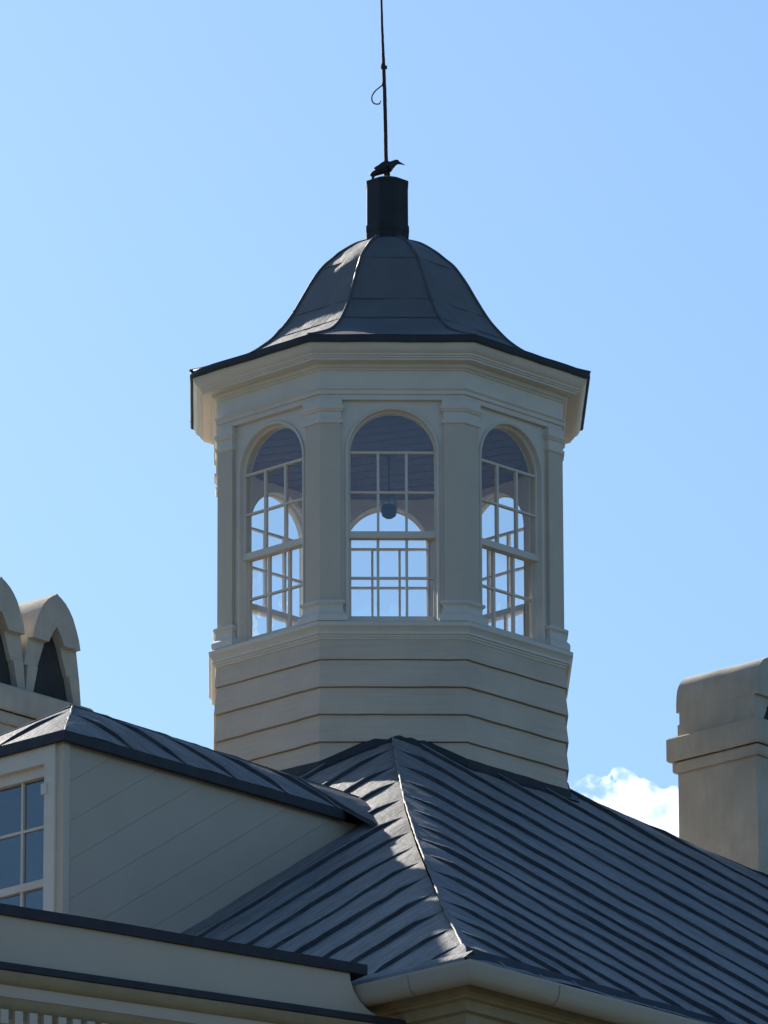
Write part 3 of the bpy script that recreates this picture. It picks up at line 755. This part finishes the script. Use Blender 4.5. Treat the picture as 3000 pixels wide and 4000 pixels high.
# ------------------------------------------------------------------ rod with hook
def CL(x, y, z):
    c, s_ = math.cos(TH), math.sin(TH); return Vector((CX + x * c - y * s_, CD + x * s_ + y * c, EYE + z))
rod = empty("finial_rod", CL(-0.008, 0, 18.81), TH)
tag(rod, "thin dark iron rod with a hook standing on the cupola's finial post", "rod")
rp = [(-0.008, 18.78), (-0.0095, 18.90), (-0.012, 19.0), (-0.013, 19.12), (-0.0155, 19.25), (-0.018, 19.38), (-0.0215, 19.50), (-0.0245, 19.60), (-0.028, 19.72), (-0.033, 19.86), (-0.0365, 20.02), (-0.041, 20.25), (-0.050, 20.6)]
rr2 = [0.020, 0.0135, 0.0130, 0.0130, 0.0130, 0.0132, 0.0125, 0.0120, 0.0095, 0.0088, 0.0075, 0.007, 0.004]
L = lambda x, z, y=0.0: (x + 0.008, y, z - 18.81)
P_, Q_ = [], []
for (a, b), ra, rb in zip(zip(rp, rp[1:]), rr2, rr2[1:]):
    for k in range(5):
        t = k / 5; P_.append(L(a[0] + (b[0] - a[0]) * t + 0.0012 * nz(len(P_) * 0.8), a[1] + (b[1] - a[1]) * t)); Q_.append(ra + (rb - ra) * t + 0.0008 * nz(len(P_) * 0.9, 3))
m = MB(); m.tube(P_, Q_, 10); m.build("shaft", ROD, rod, 50)
m = MB(); m.tube([L(-0.0262, 19.575), L(-0.0268, 19.585), L(-0.0275, 19.600), L(-0.028, 19.612)], [0.0135, 0.0165, 0.0170, 0.0140], 10)
m.box((0, 0, 0), (0.014, 0.012, 0.022), lambda x, y, z: Vector(L(-0.015 + x, 19.575 + z, -0.006 + y))); m.build("collar", ROD, rod)
hx = lambda px, py: L((px - 441) / (2.212 * 601) - 0.024, 19.538 - (py - 640) / (2.212 * 575))
hk = spline([hx(436, 690), hx(428, 735), hx(405, 757), hx(375, 782), (hx(350, 812)), hx(336, 845), hx(340, 882), hx(362, 905), hx(395, 907), hx(408, 895), hx(416, 872)], 4)
n = len(hk); m = MB(); m.tube(hk, [0.0048 if i < n * 0.8 else max(0.0012, 0.0048 * (1 - (i - n * 0.8) / (n * 0.2)) + 0.001) for i in range(n)], 8); m.build("hook", ROD, rod, 60)

# ------------------------------------------------------------------ bird
def skin_mesh(name, verts, edges, radii, mat, parent, sub=2, flat=1.0):
    me = bpy.data.meshes.new(name); me.from_pydata(verts, edges, []); o = bpy.data.objects.new(name, me); COL.objects.link(o)
    o.modifiers.new("skin", 'SKIN'); sk = me.skin_vertices[0]
    for i, r_ in enumerate(radii):
        sk.data[i].radius = (r_, r_ * flat) if not isinstance(r_, tuple) else r_
    sk.data[0].use_root = True
    s_ = o.modifiers.new("sub", 'SUBSURF'); s_.levels = sub; s_.render_levels = sub
    dg = bpy.context.evaluated_depsgraph_get(); ev = o.evaluated_get(dg); m2 = bpy.data.meshes.new_from_object(ev)
    bpy.data.objects.remove(o); o = bpy.data.objects.new(name, m2); COL.objects.link(o)
    m2.materials.clear(); m2.materials.append(mat)
    for p in m2.polygons: p.use_smooth = True
    if parent: o.parent = parent
    return o
K = 3988.0
B = lambda px, py, y=0.0: ((px - 735) / K, y, (905 - py) / K)
bird_loc = CL(0.000, -0.062, 18.795)
bv = [B(655, 690), B(545, 735), B(430, 790), B(345, 835), B(262, 868), B(745, 632), B(835, 575), B(915, 515), B(980, 487), B(1038, 505),
      B(690, 775, -0.008), B(705, 880, -0.010), B(765, 775, 0.010), B(775, 880, 0.012), B(740, 905, -0.014), B(815, 900, 0.014)]
be = [(0, 1), (1, 2), (2, 3), (3, 4), (0, 5), (5, 6), (6, 7), (7, 8), (8, 9), (0, 10), (10, 11), (5, 12), (12, 13), (11, 14), (13, 15)]
br = [0.037, 0.032, 0.025, 0.022, 0.014, 0.037, 0.030, 0.023, 0.022, 0.013, 0.010, 0.0045, 0.010, 0.0045, 0.0030, 0.0030]
bird = skin_mesh("bird", bv, be, br, PLUM, None, 2, 0.9)
bird.location = bird_loc; bird.rotation_euler = (0, 0, TH)
tag(bird, "small black bird with a pointed beak perched at the rod's foot on the finial post", "bird")
m = MB(); pts = [Vector(B(1005, 508)), Vector(B(1035, 518)), Vector(B(1075, 533)), Vector(B(1120, 548)), Vector(B(1160, 564)), Vector(B(1192, 583))]; m.tube(pts, [0.011, 0.010, 0.0075, 0.0052, 0.0030, 0.0007], 8); m.build("beak", BEAKM, bird, 60)
m = MB(); tp = [Vector(B(360, 850)), Vector(B(350, 900)), Vector(B(330, 950)), Vector(B(312, 992))]
m.grid([[p + Vector((a, b, 0)) for a, b in ((-0.008 * s_, -0.012 * s_), (0.010 * s_, -0.012 * s_), (0.010 * s_, 0.012 * s_), (-0.008 * s_, 0.012 * s_))] for p, s_ in zip(tp, (1.3, 1.0, 0.7, 0.3))], True); m.build("tail_feathers", PLUM, bird)
for sy in (-1, 1):                             # folded wings
    m = MB(); rows = []
    for (px, py, hgt, off) in ((780, 580, 0.014, 0.026), (690, 600, 0.024, 0.033), (590, 650, 0.025, 0.034), (490, 700, 0.019, 0.029), (410, 710, 0.011, 0.023), (375, 700, 0.003, 0.016)):
        c = Vector(B(px, py)); rows.append([c + Vector((0, sy * (off + 0.004), 0)) + Vector((math.sin(a) * hgt * 0.35, sy * 0.004 * math.cos(2 * a), math.cos(a) * hgt)) for a in [2 * math.pi * k / 10 for k in range(10)]])
    m.grid(rows, True); m.f.append(list(range(10))); m.build("wing", PLUM, bird, 60)

# ================================================================== CLOUD
cm = bpy.data.materials.new("cloud_vapour"); cm.use_nodes = True; nt = cm.node_tree; nt.nodes.clear()
out = nt.nodes.new("ShaderNodeOutputMaterial"); pv = nt.nodes.new("ShaderNodeVolumePrincipled")
pv.inputs["Color"].default_value = (0.99, 0.99, 1.0, 1); pv.inputs["Anisotropy"].default_value = 0.45
tc = nt.nodes.new("ShaderNodeTexCoord")
nf = noise_tex(nt, tc.outputs["Object"], 0.13, 10, 0.66)
mr = nt.nodes.new("ShaderNodeMapRange"); mr.inputs[1].default_value = 0.45; mr.inputs[2].default_value = 0.60; mr.inputs[3].default_value = 0.0; mr.inputs[4].default_value = 0.22
nt.links.new(nf, mr.inputs[0]); nt.links.new(mr.outputs[0], pv.inputs["Density"]); nt.links.new(pv.outputs[0], out.inputs["Volume"])
CDIST = 1500.0
dv = Vector((0.02833, 0.9635, 0.26621)).normalized() * CDIST
SCL = CDIST / 33000.0
bm = bmesh.new()
random.seed(3)
blobs = [(2310, 3085, 46), (2385, 3100, 60), (2430, 3060, 52), (2445, 3045, 40), (2480, 3110, 70), (2540, 3120, 60), (2595, 3120, 42), (2570, 3170, 80), (2480, 3200, 100), (2390, 3190, 90), (2620, 3240, 80), (2300, 3160, 70), (2262, 3110, 60), (2700, 3300, 90), (2560, 3270, 100), (2235, 3215, 95), (2420, 3290, 110)]
for (px, py, r_) in blobs:
    r_ *= 1.12; x = (px - 2440) * SCL; z = -(py - 3150) * SCL * 1.04
    for k in range(3):
        rr = r_ * SCL * (1.0 if k == 0 else random.uniform(0.5, 0.8))
        off = Vector((random.uniform(-0.5, 0.5), random.uniform(-1.2, 1.2), random.uniform(-0.5, 0.35))) * r_ * SCL * (0 if k == 0 else 1)
        bmesh.ops.create_icosphere(bm, subdivisions=3, radius=rr, matrix=Matrix.Translation(Vector((x, 0, z)) + off))
me = bpy.data.meshes.new("cloud"); bm.to_mesh(me); bm.free()
o = bpy.data.objects.new("cloud", me); COL.objects.link(o)
rm = o.modifiers.new("remesh", 'REMESH'); rm.mode = 'VOXEL'; rm.voxel_size = 0.45
dg = bpy.context.evaluated_depsgraph_get(); m2 = bpy.data.meshes.new_from_object(o.evaluated_get(dg))
bpy.data.objects.remove(o)
for v in m2.vertices:
    n_ = v.normal; q = v.co
    v.co = q + n_ * (1.1 * nz(q.x * 0.22, q.y * 0.22, q.z * 0.22) + 0.7 * nz(q.x * 0.6, q.y * 0.6, q.z * 0.6) + 0.3 * nz(q.x * 1.5, q.y * 1.5, q.z * 1.5))
m2.materials.clear(); m2.materials.append(cm)
cloud = bpy.data.objects.new("cloud", m2); COL.objects.link(cloud)
cloud.location = dv + Vector((0, 0, EYE))
tag(cloud, "small bright white cumulus cloud beyond the roof between cupola and right chimney", "cloud")
